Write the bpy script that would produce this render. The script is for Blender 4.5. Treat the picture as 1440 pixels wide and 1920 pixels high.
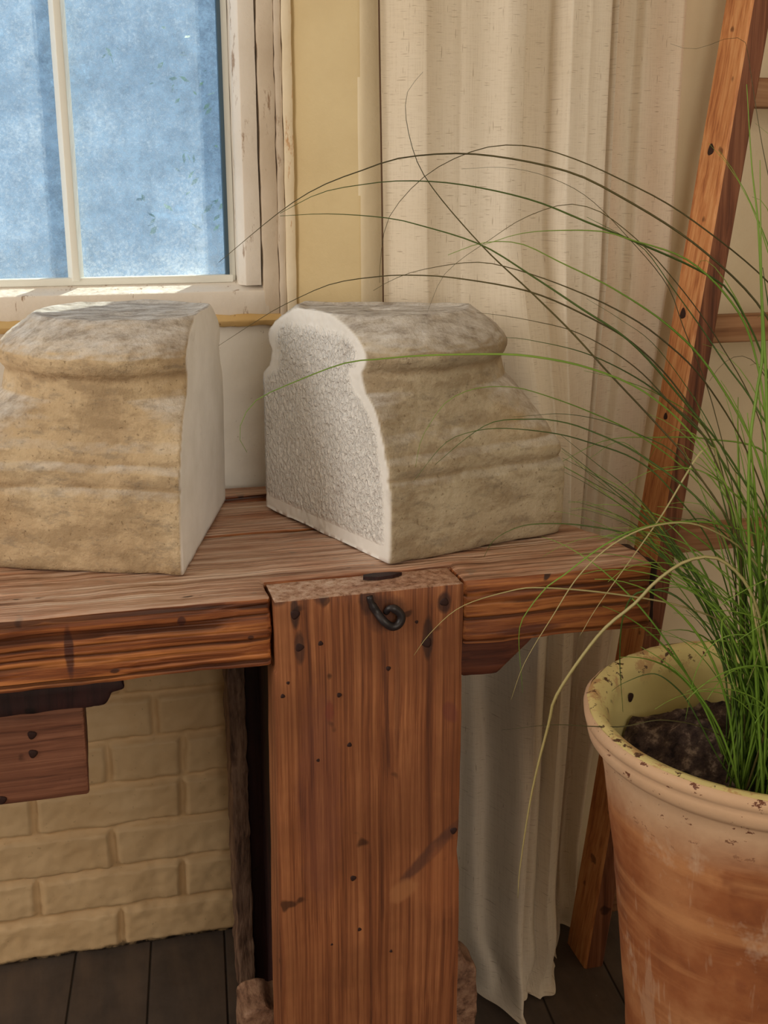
import bpy, bmesh, math, random
from mathutils import Vector, noise
import numpy as np
sc = bpy.context.scene
for o in list(bpy.data.objects): bpy.data.objects.remove(o)

# ------------------------------------------------------------------ camera
F = 2200.; PITCH = math.radians(16.3); YAW = math.radians(14.7); H = 1.2
cd = bpy.data.cameras.new('camera'); cam = bpy.data.objects.new('camera', cd)
sc.collection.objects.link(cam); sc.camera = cam
cam.location = (0, 0, H); cam.rotation_euler = (math.pi/2 - PITCH, 0, -YAW)
cd.sensor_fit = 'VERTICAL'; cd.sensor_height = 24; cd.lens = F*24/1920.
cd.clip_start = .05; cd.clip_end = 60

# ------------------------------------------------------------------ light
sc.view_settings.view_transform = 'Standard'; sc.view_settings.look = 'None'
sc.view_settings.exposure = 0.0; sc.view_settings.gamma = 1.0; sc.view_settings.use_curve_mapping = False
w = bpy.data.worlds.new('world'); sc.world = w; w.use_nodes = True
bg = w.node_tree.nodes['Background']; bg.inputs[0].default_value = (.66, .80, 1.0, 1); bg.inputs[1].default_value = 2.2
def sun(direction, strength, color, angle):
    l = bpy.data.lights.new('sun', 'SUN'); l.energy = strength; l.color = color; l.angle = math.radians(angle)
    o = bpy.data.objects.new('sun', l); sc.collection.objects.link(o)
    o.rotation_euler = Vector(direction).to_track_quat('-Z', 'Y').to_euler(); o.location = (-2, 5, 6)
sun((-1.1, -1, -2.6), 15.0, (1, .90, .74), .6)
def area(name, loc, target, sx, sy, power, color):
    l = bpy.data.lights.new(name, 'AREA'); l.shape = 'RECTANGLE'; l.size = sx; l.size_y = sy; l.energy = power; l.color = color
    o = bpy.data.objects.new(name, l); sc.collection.objects.link(o); o.location = loc
    o.rotation_euler = (Vector(target) - Vector(loc)).to_track_quat('-Z', 'Y').to_euler()
area('fill_left', (-2.12, .5, 1.6), (0, .5, 1.5), 1.3, 1.3, 30, (1, .95, .87))  # added fill lamp by the left wall, out of view
area('fill_rear', (.7, -1.72, 1.45), (.7, 0, 1.25), 1.7, 1.7, 27, (1, .92, .80))  # added fill lamp behind the camera

# ------------------------------------------------------------------ helpers
def link(o): sc.collection.objects.link(o)
def tag(o, label=None, cat=None, group=None, kind=None):
    if label: o['label'] = label
    if cat: o['category'] = cat
    if group: o['group'] = group
    if kind: o['kind'] = kind
    return o
def empty(name, loc, label=None, cat=None, group=None, kind=None):
    o = bpy.data.objects.new(name, None); link(o); o.location = loc; o.empty_display_size = .05
    return tag(o, label, cat, group, kind)
def rootloc(p):
    v = Vector((0, 0, 0))
    while p is not None: v += Vector(p.location); p = p.parent
    return v
def mesh(name, vs, fs, mat, parent=None, smooth=True, attrs=None):
    off = rootloc(parent)
    me = bpy.data.meshes.new(name)
    me.from_pydata([(v[0]-off.x, v[1]-off.y, v[2]-off.z) for v in vs], [], fs)
    me.update()
    if smooth: me.polygons.foreach_set('use_smooth', [True]*len(me.polygons))
    if attrs:
        for k, a in attrs.items():
            at = me.attributes.new(k, 'FLOAT', 'POINT'); at.data.foreach_set('value', a)
    me.materials.append(mat)
    o = bpy.data.objects.new(name, me); link(o)
    if parent is not None: o.parent = parent
    return o
def from_bm(name, bm, mat, parent=None, smooth=True):
    bm.verts.ensure_lookup_table(); bm.normal_update()
    vs = [v.co.copy() for v in bm.verts]; fs = [[v.index for v in f.verts] for f in bm.faces]
    bm.verts.index_update(); fs = [[v.index for v in f.verts] for f in bm.faces]
    bm.free()
    return mesh(name, vs, fs, mat, parent, smooth)
def n3(p, s, seed=0): return noise.noise(Vector((p[0]*s+seed*7.1, p[1]*s+seed*3.3, p[2]*s-seed*5.7)))
def prism(name, poly, axis, a, b, mat, parent=None, bev=.003, wear=.0012, cut=.02, seed=0, freq=18, stretch=(1, 1, 1)):
    """polygon extruded along an axis between a and b, edges worn, surface slightly uneven"""
    bm = bmesh.new()
    def P(u, v, t):
        return {'z': (u, v, t), 'y': (u, t, v), 'x': (t, u, v)}[axis]
    lo = [bm.verts.new(P(u, v, a)) for u, v in poly]; hi = [bm.verts.new(P(u, v, b)) for u, v in poly]
    n = len(poly)
    bm.faces.new(lo[::-1]); bm.faces.new(hi)
    for i in range(n): bm.faces.new((lo[i], lo[(i+1) % n], hi[(i+1) % n], hi[i]))
    bmesh.ops.recalc_face_normals(bm, faces=bm.faces)
    if bev: bmesh.ops.bevel(bm, geom=list(bm.edges), offset=bev, segments=2, profile=.5, affect='EDGES', clamp_overlap=True)
    if cut:
        # slice with planes so that the wear has vertices to move
        xs = [v.co for v in bm.verts]
        for k in range(3):
            l, h = min(c[k] for c in xs), max(c[k] for c in xs)
            m = int((h-l)/cut)
            if m > 90: m = 90
            for i in range(1, m+1):
                co = [0, 0, 0]; no = [0, 0, 0]; co[k] = l+(h-l)*i/(m+1); no[k] = 1
                bmesh.ops.bisect_plane(bm, geom=bm.verts[:]+bm.edges[:]+bm.faces[:], plane_co=co, plane_no=no, dist=1e-6)
    if wear:
        bm.normal_update()
        for v in bm.verts:
            q = (v.co.x*stretch[0], v.co.y*stretch[1], v.co.z*stretch[2])
            d = n3(q, freq, seed)*wear + n3(q, freq*3.1, seed+1)*wear*.5
            v.co += v.normal*d
    o = from_bm(name, bm, mat, parent, smooth=False)
    try:
        o.data.shade_smooth()
    except Exception: pass
    # sharp by angle
    bm = bmesh.new(); bm.from_mesh(o.data)
    for e in bm.edges:
        if len(e.link_faces) == 2 and e.calc_face_angle(0) > .6: e.smooth = False
    bm.to_mesh(o.data); bm.free()
    return o
def box(name, x0, x1, y0, y1, z0, z1, mat, parent=None, **k):
    return prism(name, [(x0, y0), (x1, y0), (x1, y1), (x0, y1)], 'z', z0, z1, mat, parent, **k)
def tube(name, pts, radii, mat, parent=None, seg=8, flat=1.0, cap=True):
    vs = []; fs = []; P = [Vector(p) for p in pts]
    up = Vector((0, 0, 1)); prev = None
    for i, p in enumerate(P):
        t = (P[min(i+1, len(P)-1)] - P[max(i-1, 0)]).normalized()
        if prev is None:
            s = t.cross(up)
            if s.length < 1e-3: s = Vector((1, 0, 0))
            s.normalize()
        else: s = (prev - t*prev.dot(t)).normalized()
        prev = s; b = t.cross(s); r = radii[i] if hasattr(radii, '__len__') else radii
        for k in range(seg):
            a = 2*math.pi*k/seg
            vs.append(p + s*math.cos(a)*r + b*math.sin(a)*r*flat)
    for i in range(len(P)-1):
        for k in range(seg):
            fs.append((i*seg+k, i*seg+(k+1) % seg, (i+1)*seg+(k+1) % seg, (i+1)*seg+k))
    if cap: fs.append(tuple(range(seg))[::-1]); fs.append(tuple((len(P)-1)*seg+k for k in range(seg)))
    return vs, fs
def spline(pts, n):
    """centripetal-ish Catmull-Rom resampled evenly"""
    P = [Vector(p) for p in pts]; P = [P[0]*2-P[1]]+P+[P[-1]*2-P[-2]]
    out = []
    for i in range(1, len(P)-2):
        m = 10
        for j in range(m):
            t = j/m; a, b, c, d = P[i-1:i+3]
            out.append(.5*((2*b)+(c-a)*t+(2*a-5*b+4*c-d)*t*t+(3*b-a-3*c+d)*t**3))
    out.append(P[-2])
    L = [0]
    for i in range(1, len(out)): L.append(L[-1]+(out[i]-out[i-1]).length)
    res = []; j = 0
    for k in range(n):
        s = L[-1]*k/(n-1)
        while j < len(L)-2 and L[j+1] < s: j += 1
        q = 0 if L[j+1] == L[j] else (s-L[j])/(L[j+1]-L[j])
        res.append(out[j].lerp(out[j+1], min(1, q)))
    return res

# ------------------------------------------------------------------ materials
def srgb(r, g, b):
    f = lambda c: (c/255/12.92) if c/255 <= .04045 else ((c/255+.055)/1.055)**2.4
    return (f(r), f(g), f(b), 1)
class NT:
    def __init__(s, name):
        s.m = bpy.data.materials.new(name); s.m.use_nodes = True; s.t = s.m.node_tree; s.t.nodes.clear()
        s.out = s.t.nodes.new('ShaderNodeOutputMaterial'); s._co = None
    def n(s, ty, **kw):
        nd = s.t.nodes.new('ShaderNode'+ty)
        for k, v in kw.items(): setattr(nd, k, v)
        return nd
    def l(s, a, b): s.t.links.new(a, b)
    def co(s):
        if s._co is None: s._co = s.n('TexCoord').outputs['Object']
        return s._co
    def map(s, scale, loc=(0, 0, 0), rot=(0, 0, 0), src=None):
        m = s.n('Mapping'); m.inputs['Scale'].default_value = scale; m.inputs['Location'].default_value = loc; m.inputs['Rotation'].default_value = rot
        s.l(src or s.co(), m.inputs['Vector']); return m.outputs[0]
    def noise(s, scale=5, detail=4, rough=.5, vec=None, dist=0):
        n = s.n('TexNoise'); n.inputs['Scale'].default_value = scale; n.inputs['Detail'].default_value = detail
        n.inputs['Roughness'].default_value = rough; n.inputs['Distortion'].default_value = dist
        s.l(vec or s.co(), n.inputs['Vector']); return n.outputs[0]
    def voro(s, scale, vec=None, feature='F1'):
        n = s.n('TexVoronoi', feature=feature); n.inputs['Scale'].default_value = scale
        s.l(vec or s.co(), n.inputs['Vector']); return n.outputs['Distance']
    def ramp(s, fac, stops, interp='LINEAR'):
        r = s.n('ValToRGB'); r.color_ramp.interpolation = interp; e = r.color_ramp.elements
        while len(e) < len(stops): e.new(.5)
        for i, (p, c) in enumerate(stops):
            e[i].position = p; e[i].color = c if hasattr(c, '__len__') else (c, c, c, 1)
        s.l(fac, r.inputs[0]); return r.outputs[0]
    def mix(s, fac, a, b, mode='MIX'):
        m = s.n('Mix', data_type='RGBA', blend_type=mode)
        for v, i in ((fac, 0), (a, 6), (b, 7)):
            if hasattr(v, 'links') or hasattr(v, 'is_linked'): s.l(v, m.inputs[i])
            else: m.inputs[i].default_value = v
        return m.outputs[2]
    def math(s, op, a, b=0., c=None, clamp=False):
        m = s.n('Math', operation=op); m.use_clamp = clamp
        for i, v in enumerate((a, b, c)):
            if v is None: continue
            if hasattr(v, 'is_linked'): s.l(v, m.inputs[i])
            else: m.inputs[i].default_value = v
        return m.outputs[0]
    def attr(s, name): return s.n('Attribute', attribute_name=name).outputs['Fac']
    def sep(s, v):
        x = s.n('SeparateXYZ'); s.l(v, x.inputs[0]); return x.outputs
    def bump(s, h, strength=.5, dist=.002, prev=None):
        b = s.n('Bump'); b.inputs['Strength'].default_value = strength; b.inputs['Distance'].default_value = dist
        s.l(h, b.inputs['Height'])
        if prev is not None: s.l(prev, b.inputs['Normal'])
        return b.outputs[0]
    def finish(s, col, rough=.7, normal=None, spec=.3, **kw):
        p = s.n('BsdfPrincipled')
        for v, i in ((col, 'Base Color'), (rough, 'Roughness')):
            if hasattr(v, 'is_linked'): s.l(v, p.inputs[i])
            else: p.inputs[i].default_value = v
        p.inputs['Specular IOR Level'].default_value = spec
        for k, v in kw.items(): p.inputs[k].default_value = v
        if normal is not None: s.l(normal, p.inputs['Normal'])
        s.l(p.outputs[0], s.out.inputs[0]); return s.m

def wood(name, axis, dark, mid, light, cross=55, along=1.6, seed=0, bumpd=.0015, ridge=0, dusty=0, blotch=.5, rough=.62, warp=.02, marks=()):
    t = NT(name)
    sc_ = [cross]*3; sc_['xyz'.index(axis)] = along
    base = t.n('VectorMath', operation='ADD'); t.l(t.co(), base.inputs[0])
    sv = t.n('VectorMath', operation='SCALE'); sv.inputs['Scale'].default_value = warp
    wn = t.n('TexNoise'); wn.inputs['Scale'].default_value = 4.5; wn.inputs['Detail'].default_value = 1; t.l(t.co(), wn.inputs['Vector'])
    t.l(wn.outputs['Color'], sv.inputs[0]); t.l(sv.outputs[0], base.inputs[1])
    g = t.noise(1, 5, .62, t.map(tuple(sc_), (seed, seed, seed), src=base.outputs[0]))
    sc2 = [cross*3.6]*3; sc2['xyz'.index(axis)] = along*3.2
    g2 = t.noise(1, 3, .6, t.map(tuple(sc2), (seed*3, 0, seed), src=base.outputs[0]))
    gg = t.math('ADD', t.math('MULTIPLY', g, .72), t.math('MULTIPLY', g2, .28))
    col = t.ramp(gg, [(.37, dark), (.48, mid), (.60, light)])
    bl = t.ramp(t.noise(7, 4, .6, t.map((1, 1, 1), (seed*5, 1, 3))), [(.36, 0.), (.62, 1.)])
    dk = t.mix(.55, mid, dark) if False else tuple(c*.55 for c in mid[:3])+(1,)
    col = t.mix(t.math('MULTIPLY', bl, blotch), col, dk)
    sp = t.ramp(t.noise(26, 2, .5, t.map((1, 1, 1), (seed, 9, 3))), [(.70, 0.), (.74, 1.)])
    col = t.mix(t.math('MULTIPLY', sp, .75), col, tuple(c*.3 for c in dark[:3])+(1,))
    if dusty:
        nz = t.sep(t.n('NewGeometry').outputs['Normal'])[2]
        up = t.ramp(nz, [(.6, 0.), (.95, 1.)])
        dn = t.ramp(t.noise(1, 4, .7, t.map((5, 26, 10), (seed, 4, 2))), [(.30, .15), (.68, 1.)])
        dd = t.math('MULTIPLY', t.math('MULTIPLY', up, dn), dusty)
        worn = t.ramp(gg, [(.36, srgb(140, 102, 78)), (.45, srgb(198, 162, 136)), (.60, srgb(226, 206, 190))])  # worn, dusty tone, raised to carry the cool sheen from the window too
        col = t.mix(dd, col, worn)
        blk = t.ramp(t.noise(1, 3, .6, t.map((18, 55, 10), (seed+3, 4, 2))), [(.70, 0.), (.735, 1.)])
        col = t.mix(t.math('MULTIPLY', t.math('MULTIPLY', blk, up), .85), col, srgb(40, 25, 22))
    if marks:
        c3 = t.sep(t.co()); wob = t.math('MULTIPLY', t.math('SUBTRACT', t.noise(45, 3, .6), .5), 1.1)
        for (mx, mz, rx, rz, ang, mc, st) in marks:
            dx = t.math('SUBTRACT', c3[0], mx); dz = t.math('SUBTRACT', c3[2], mz); ca, sa = math.cos(ang), math.sin(ang)
            u = t.math('ADD', t.math('MULTIPLY', dx, ca/rx), t.math('MULTIPLY', dz, sa/rx))
            v = t.math('SUBTRACT', t.math('MULTIPLY', dz, ca/rz), t.math('MULTIPLY', dx, sa/rz))
            q = t.math('ADD', t.math('ADD', t.math('MULTIPLY', u, u), t.math('MULTIPLY', v, v)), wob)
            mf = t.math('MULTIPLY', t.ramp(q, [(.45, 1.), (1., 0.)]), st)
            if dusty: mf = t.math('MULTIPLY', mf, t.math('SUBTRACT', 1., up))
            col = t.mix(mf, col, mc)
    nrm = t.bump(gg, .9, bumpd)
    if ridge:
        ax = [ridge]*3; ax['xyz'.index(axis)] = .9
        rg = t.noise(1, 1, .4, t.map(tuple(ax), (seed, 2, 5), src=base.outputs[0]))
        rr = t.ramp(rg, [(.36, 0.), (.52, 1.)])
        nrm = t.bump(rr, .8, .0022, nrm)
        if dusty:
            side = t.math('SUBTRACT', 1., up)
        else: side = 1.
        f = t.math('MULTIPLY', t.ramp(rg, [(.36, 1.), (.47, 0.)]), .75)
        if dusty: f = t.math('MULTIPLY', f, side)
        col = t.mix(f, col, tuple(c*.55 for c in dark[:3])+(1,))
    return t.finish(col, rough, nrm, .35)

W_D, W_M, W_L = srgb(82, 40, 22), srgb(158, 88, 50), srgb(196, 124, 76)
m_board = wood('pine_board', 'x', srgb(72, 36, 22), srgb(146, 82, 44), srgb(204, 130, 72), cross=90, along=3, seed=1, ridge=150, dusty=.95, blotch=.5, warp=.010, rough=.5, marks=[(-0.2302, 0.7107, 0.0055, 0.034, 0, srgb(60, 32, 34), 0.8), (-0.1122, 0.7355, 0.005, 0.006, 0, srgb(66, 36, 34), 0.8), (-0.1851, 0.6855, 0.006, 0.003, 0, srgb(46, 26, 24), 0.8), (-0.0384, 0.7087, 0.004, 0.003, 0, srgb(50, 28, 26), 0.8), (0.3095, 0.7518, 0.004, 0.012, -0.6, srgb(34, 24, 24), 0.85), (0.2857, 0.6849, 0.05, 0.006, 0, srgb(74, 38, 34), 0.7), (-0.2603, 0.6714, 0.1, 0.006, 0.02, srgb(84, 44, 36), 0.6), (-0.0805, 0.6756, 0.09, 0.007, 0.02, srgb(84, 44, 36), 0.6)])
m_leg = wood('pine_leg', 'z', srgb(88, 48, 30), srgb(144, 86, 52), srgb(180, 118, 76), cross=120, along=1.6, seed=4, blotch=.55, warp=.010, dusty=.8, marks=[(0.1660, 0.4125, 0.06, 0.01, 0.78, srgb(88, 56, 46), 0.75), (0.1330, 0.3667, 0.022, 0.016, 0.5, srgb(176, 120, 78), 0.6), (0.1833, 0.3729, 0.03, 0.06, 0, srgb(170, 104, 64), 0.4), (0.0095, 0.7354, 0.006, 0.02, 0, srgb(44, 28, 26), 0.8), (0.0140, 0.6942, 0.007, 0.022, 0, srgb(56, 36, 32), 0.7), (0.1799, 0.7327, 0.009, 0.014, 0, srgb(50, 30, 28), 0.8), (0.1610, 0.6915, 0.007, 0.03, 0, srgb(44, 28, 26), 0.75), (0.1111, 0.7254, 0.026, 0.024, 0, srgb(70, 42, 34), 0.6), (0.0916, 0.7431, 0.012, 0.02, 0, srgb(50, 30, 26), 0.7), (0.1255, 0.6266, 0.004, 0.1, 0, srgb(96, 54, 36), 0.5), (0.1130, 0.6081, 0.003, 0.09, 0.04, srgb(80, 44, 32), 0.6), (0.0465, 0.6130, 0.006, 0.014, 0.0, srgb(120, 50, 40), 0.6), (0.1898, 0.5953, 0.01, 0.016, 0.3, srgb(112, 56, 48), 0.55), (0.0338, 0.5037, 0.03, 0.16, 0, srgb(112, 66, 56), 0.35), (-0.0093, 0.7558, 0.012, 0.012, 0, srgb(50, 30, 26), 0.6), (0.0377, 0.7544, 0.01, 0.012, 0, srgb(60, 34, 28), 0.6)])
m_dark = wood('dark_wood', 'z', srgb(28, 12, 14), srgb(46, 22, 22), srgb(60, 30, 28), seed=6)  # near-black tone shared by panel, rear leg, left bearer, end block and gouge
m_rough = wood('rough_grey_wood', 'z', srgb(60, 42, 34), srgb(120, 92, 76), srgb(160, 130, 110), cross=70, along=9, seed=8, bumpd=.004)
m_box = wood('drawer_wood', 'x', srgb(80, 46, 34), srgb(138, 88, 66), srgb(168, 114, 88), cross=110, along=1.5, seed=9, blotch=.5)
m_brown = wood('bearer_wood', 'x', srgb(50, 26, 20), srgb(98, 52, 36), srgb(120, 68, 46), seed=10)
m_rough2 = wood('foot_block_wood', 'y', srgb(80, 54, 40), srgb(140, 104, 82), srgb(172, 136, 110), cross=70, along=30, seed=18, bumpd=.003)
m_lad_s = wood('ladder_wood', 'z', srgb(168, 102, 62), srgb(208, 140, 88), srgb(226, 166, 112), cross=90, along=1.1, seed=12, blotch=.18, bumpd=.0006)
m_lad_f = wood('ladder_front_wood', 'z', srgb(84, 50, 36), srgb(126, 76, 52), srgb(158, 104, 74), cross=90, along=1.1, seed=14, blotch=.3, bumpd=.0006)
m_lad_r = wood('ladder_rung_wood', 'x', srgb(110, 70, 46), srgb(165, 118, 82), srgb(190, 146, 108), cross=38, along=1.6, seed=13, blotch=.3, bumpd=.0006)

def flat(name, col, rough=.6, spec=.3, **k):
    t = NT(name); return t.finish(col, rough, None, spec, **k)
m_iron = flat('black_iron', srgb(38, 32, 34), .45, .5)
m_nail = flat('rusty_nail', srgb(52, 30, 26), .7)
m_room = flat('room_paint', srgb(226, 214, 194), .85)

def paint_brick():
    t = NT('painted_brick'); z = t.sep(t.co())[2]
    n = t.noise(9, 5, .6)
    cream = t.ramp(n, [(.3, srgb(206, 172, 128)), (.7, srgb(224, 193, 150))])
    white = t.ramp(n, [(.3, srgb(236, 230, 220)), (.7, srgb(246, 242, 234))])
    up = t.ramp(t.math('ADD', z, t.math('MULTIPLY', n, .06)), [(.70, 0.), (.75, 1.)])
    col = t.mix(up, cream, white)
    sp = t.ramp(t.noise(160, 2, .5), [(.72, 0.), (.76, 1.)])
    col = t.mix(t.math('MULTIPLY', sp, .35), col, srgb(130, 105, 80))
    foot_band = t.ramp(t.math('ADD', z, t.math('MULTIPLY', t.noise(45, 4, .7), .03)), [(.016, 1.), (.026, 0.)])  # ragged darker band along the foot of the wall
    col = t.mix(foot_band, col, srgb(40, 32, 28))
    return t.finish(col, .55, t.bump(t.noise(110, 5, .65), .5, .0012), .35)
m_brick = paint_brick()
def plaster(name, a, b, peel=None, rough=.6):
    t = NT(name); n = t.noise(6, 5, .6)
    col = t.ramp(n, [(.3, a), (.7, b)])
    lump = t.ramp(t.voro(34, t.map((1, 1, .7))), [(.0, 1.), (.13, 0.)])
    keep = t.ramp(t.noise(15, 2, .5), [(.5, 0.), (.6, 1.)])
    h = t.math('ADD', t.math('MULTIPLY', t.math('MULTIPLY', lump, keep), .7), t.noise(60, 5, .6))
    if peel:
        p = t.ramp(t.noise(1, 5, .7, t.map((60, 60, 14))), [(.60, 0.), (.66, 1.)])
        col = t.mix(t.math('MULTIPLY', p, .8), col, peel)
    return t.finish(col, rough, t.bump(h, .7, .0016), .35)
m_jamb = plaster('reveal_shade_plaster', srgb(204, 180, 134), srgb(216, 194, 148))
m_pier = plaster('cream_plaster', srgb(224, 206, 172), srgb(232, 216, 184))
m_frame = plaster('aged_window_paint', srgb(224, 213, 200), srgb(238, 230, 220), srgb(150, 118, 90))
m_frame2 = plaster('peeling_window_paint', srgb(198, 180, 158), srgb(222, 208, 190), srgb(140, 108, 80))
m_bead = plaster('bead_paint', srgb(232, 214, 182), srgb(240, 226, 200), srgb(198, 140, 76))
m_crust = plaster('crusted_sill_paint', srgb(205, 168, 108), srgb(222, 192, 138), srgb(120, 84, 50))
m_putty = flat('white_putty', srgb(236, 236, 228), .5)
m_edge_shade = flat('edge_shade_blue_grey', srgb(70, 92, 108), .5)

def floor_mat():
    t = NT('dark_floor_boards'); co = t.co()
    v = t.map((1, 1, 1)); s = t.sep(v)
    # boards running towards the window wall, joints 0.11 m apart
    u = t.math('FRACT', t.math('MULTIPLY', t.math('ADD', s[0], t.math('MULTIPLY', s[1], -.10)), 1/.118))
    j = t.math('MINIMUM', u, t.math('SUBTRACT', 1., u))
    gap = t.ramp(j, [(.0, 1.), (.022, 0.)])
    n = t.noise(1, 5, .6, t.map((26, 5, 1))); b = t.noise(11, 5, .7)
    col = t.mix(b, srgb(52, 45, 43), srgb(104, 92, 84))
    col = t.mix(t.math('MULTIPLY', t.ramp(n, [(.4, 0.), (.65, 1.)]), .35), col, srgb(120, 100, 84))
    col = t.mix(gap, col, srgb(12, 10, 10))
    sp = t.ramp(t.voro(38), [(.0, 1.), (.05, 0.)])
    col = t.mix(t.math('MULTIPLY', sp, t.ramp(t.noise(9, 1, .5), [(.56, 0.), (.62, 1.)])), col, srgb(190, 178, 158))
    h = t.math('SUBTRACT', t.math('MULTIPLY', b, .3), gap)
    return t.finish(col, .58, t.bump(h, .7, .003), .3)
m_floor = floor_mat()

def stone_mat(name, a, b, c, pit):
    t = NT(name)
    cut = t.attr('cut'); edge = t.attr('field'); groove = t.attr('groove')
    n1 = t.noise(7, 6, .65); n2 = t.noise(38, 5, .7, dist=.4); n3_ = t.noise(170, 3, .6)
    col = t.ramp(n1, [(.28, a), (.5, b), (.72, c)])
    patch = t.ramp(t.noise(14, 5, .7, t.map((1, 1, 2.2), (3, 1, 7))), [(.46, 0.), (.58, 1.)])
    col = t.mix(t.math('MULTIPLY', patch, .5), col, srgb(140, 118, 90))
    gp = t.ramp(t.noise(24, 6, .75, t.map((1, 1, 2.6), (13, 1, 7))), [(.54, 0.), (.64, 1.)])
    col = t.mix(t.math('MULTIPLY', gp, .5), col, srgb(136, 124, 108))
    yel = t.ramp(t.noise(5, 4, .6, t.map((1, 1, 1), (8, 2, 5))), [(.52, 0.), (.66, 1.)])
    col = t.mix(t.math('MULTIPLY', yel, .26), col, srgb(220, 182, 128))
    dk = t.ramp(n2, [(.60, 0.), (.70, 1.)])
    col = t.mix(t.math('MULTIPLY', dk, .45), col, srgb(118, 98, 78))
    speck = t.ramp(t.noise(210, 2, .5), [(.66, 0.), (.71, 1.)])
    col = t.mix(t.math('MULTIPLY', speck, .5), col, srgb(110, 90, 66))
    col = t.mix(t.math('MULTIPLY', groove, .5), col, srgb(140, 112, 80))
    # dust on what faces up
    nz = t.sep(t.n('NewGeometry').outputs['Normal'])[2]
    up = t.ramp(nz, [(.30, 0.), (.60, .55), (.93, 1.)])
    col = t.mix(t.math('MULTIPLY', up, .85), col, t.ramp(t.noise(1, 6, .75, t.map((26, 60, 60))), [(.34, srgb(140, 132, 126)), (.5, srgb(204, 199, 194)), (.62, srgb(228, 226, 224))]))
    # freshly cut pale face
    pale = t.ramp(t.noise(16, 5, .6), [(.3, srgb(234, 230, 224)), (.7, srgb(248, 245, 241))])
    stain = t.ramp(t.noise(9, 5, .7, t.map((1, 1, 1), (2, 6, 1))), [(.60, 0.), (.75, 1.)])
    pale = t.mix(t.math('MULTIPLY', stain, .5), pale, srgb(170, 154, 142))
    col = t.mix(cut, col, pale)
    rough = t.bump(t.math('ADD', t.math('MULTIPLY', n2, .6), t.math('MULTIPLY', n3_, .7)), .8, .003)
    v = t.noise(190, 3, .55, t.map((1, 1, .75)), dist=.4)
    pp = t.math('MULTIPLY', t.ramp(v, [(.34, 0.), (.62, 1.)]), edge)
    nb = t.bump(pp, .9 if pit else .12, .004 if pit else .001, None)
    nm = t.n('Mix', data_type='VECTOR'); t.l(cut, nm.inputs[0]); t.l(rough, nm.inputs[4]); t.l(nb, nm.inputs[5])
    return t.finish(col, .9, nm.outputs[1], .15)
m_stoneL = stone_mat('limestone_warm', srgb(168, 144, 114), srgb(196, 172, 138), srgb(216, 196, 164), False)
m_stoneR = stone_mat('limestone_grey', srgb(160, 145, 122), srgb(186, 170, 144), srgb(208, 194, 168), True)

def linen():
    t = NT('slubby_linen')
    h = t.noise(1, 3, .7, t.map((40, 0, 700))); v = t.noise(1, 3, .7, t.map((620, 0, 14)))
    weave = t.math('ADD', h, v)
    sl = t.ramp(t.noise(1, 1, .4, t.map((62, 0, 640), (1, 2, 3))), [(.67, 0.), (.73, 1.)])
    sv = t.ramp(t.noise(1, 1, .4, t.map((480, 0, 42), (5, 2, 3))), [(.70, 0.), (.76, 1.)])
    sm = t.math('MAXIMUM', sl, sv)
    sep = t.ramp(t.noise(3, 3, .5), [(.35, srgb(244, 230, 208)), (.65, srgb(252, 241, 224))])
    col = t.mix(t.math('MULTIPLY', sm, .55), sep, srgb(165, 140, 108))
    col = t.mix(t.ramp(weave, [(.85, .16), (1.15, 0.)]), col, srgb(180, 158, 126))
    nrm = t.bump(weave, .5, .0006)
    d = t.n('BsdfDiffuse'); tr = t.n('BsdfTranslucent'); tp = t.n('BsdfTransparent')
    for x in (d, tr): t.l(col, x.inputs[0]); t.l(nrm, x.inputs['Normal'])
    mx = t.n('MixShader'); mx.inputs[0].default_value = .12; t.l(d.outputs[0], mx.inputs[1]); t.l(tr.outputs[0], mx.inputs[2])
    m2 = t.n('MixShader'); m2.inputs[0].default_value = .06; t.l(mx.outputs[0], m2.inputs[1]); t.l(tp.outputs[0], m2.inputs[2])
    t.l(m2.outputs[0], t.out.inputs[0]); return t.m
m_linen = linen()

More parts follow.
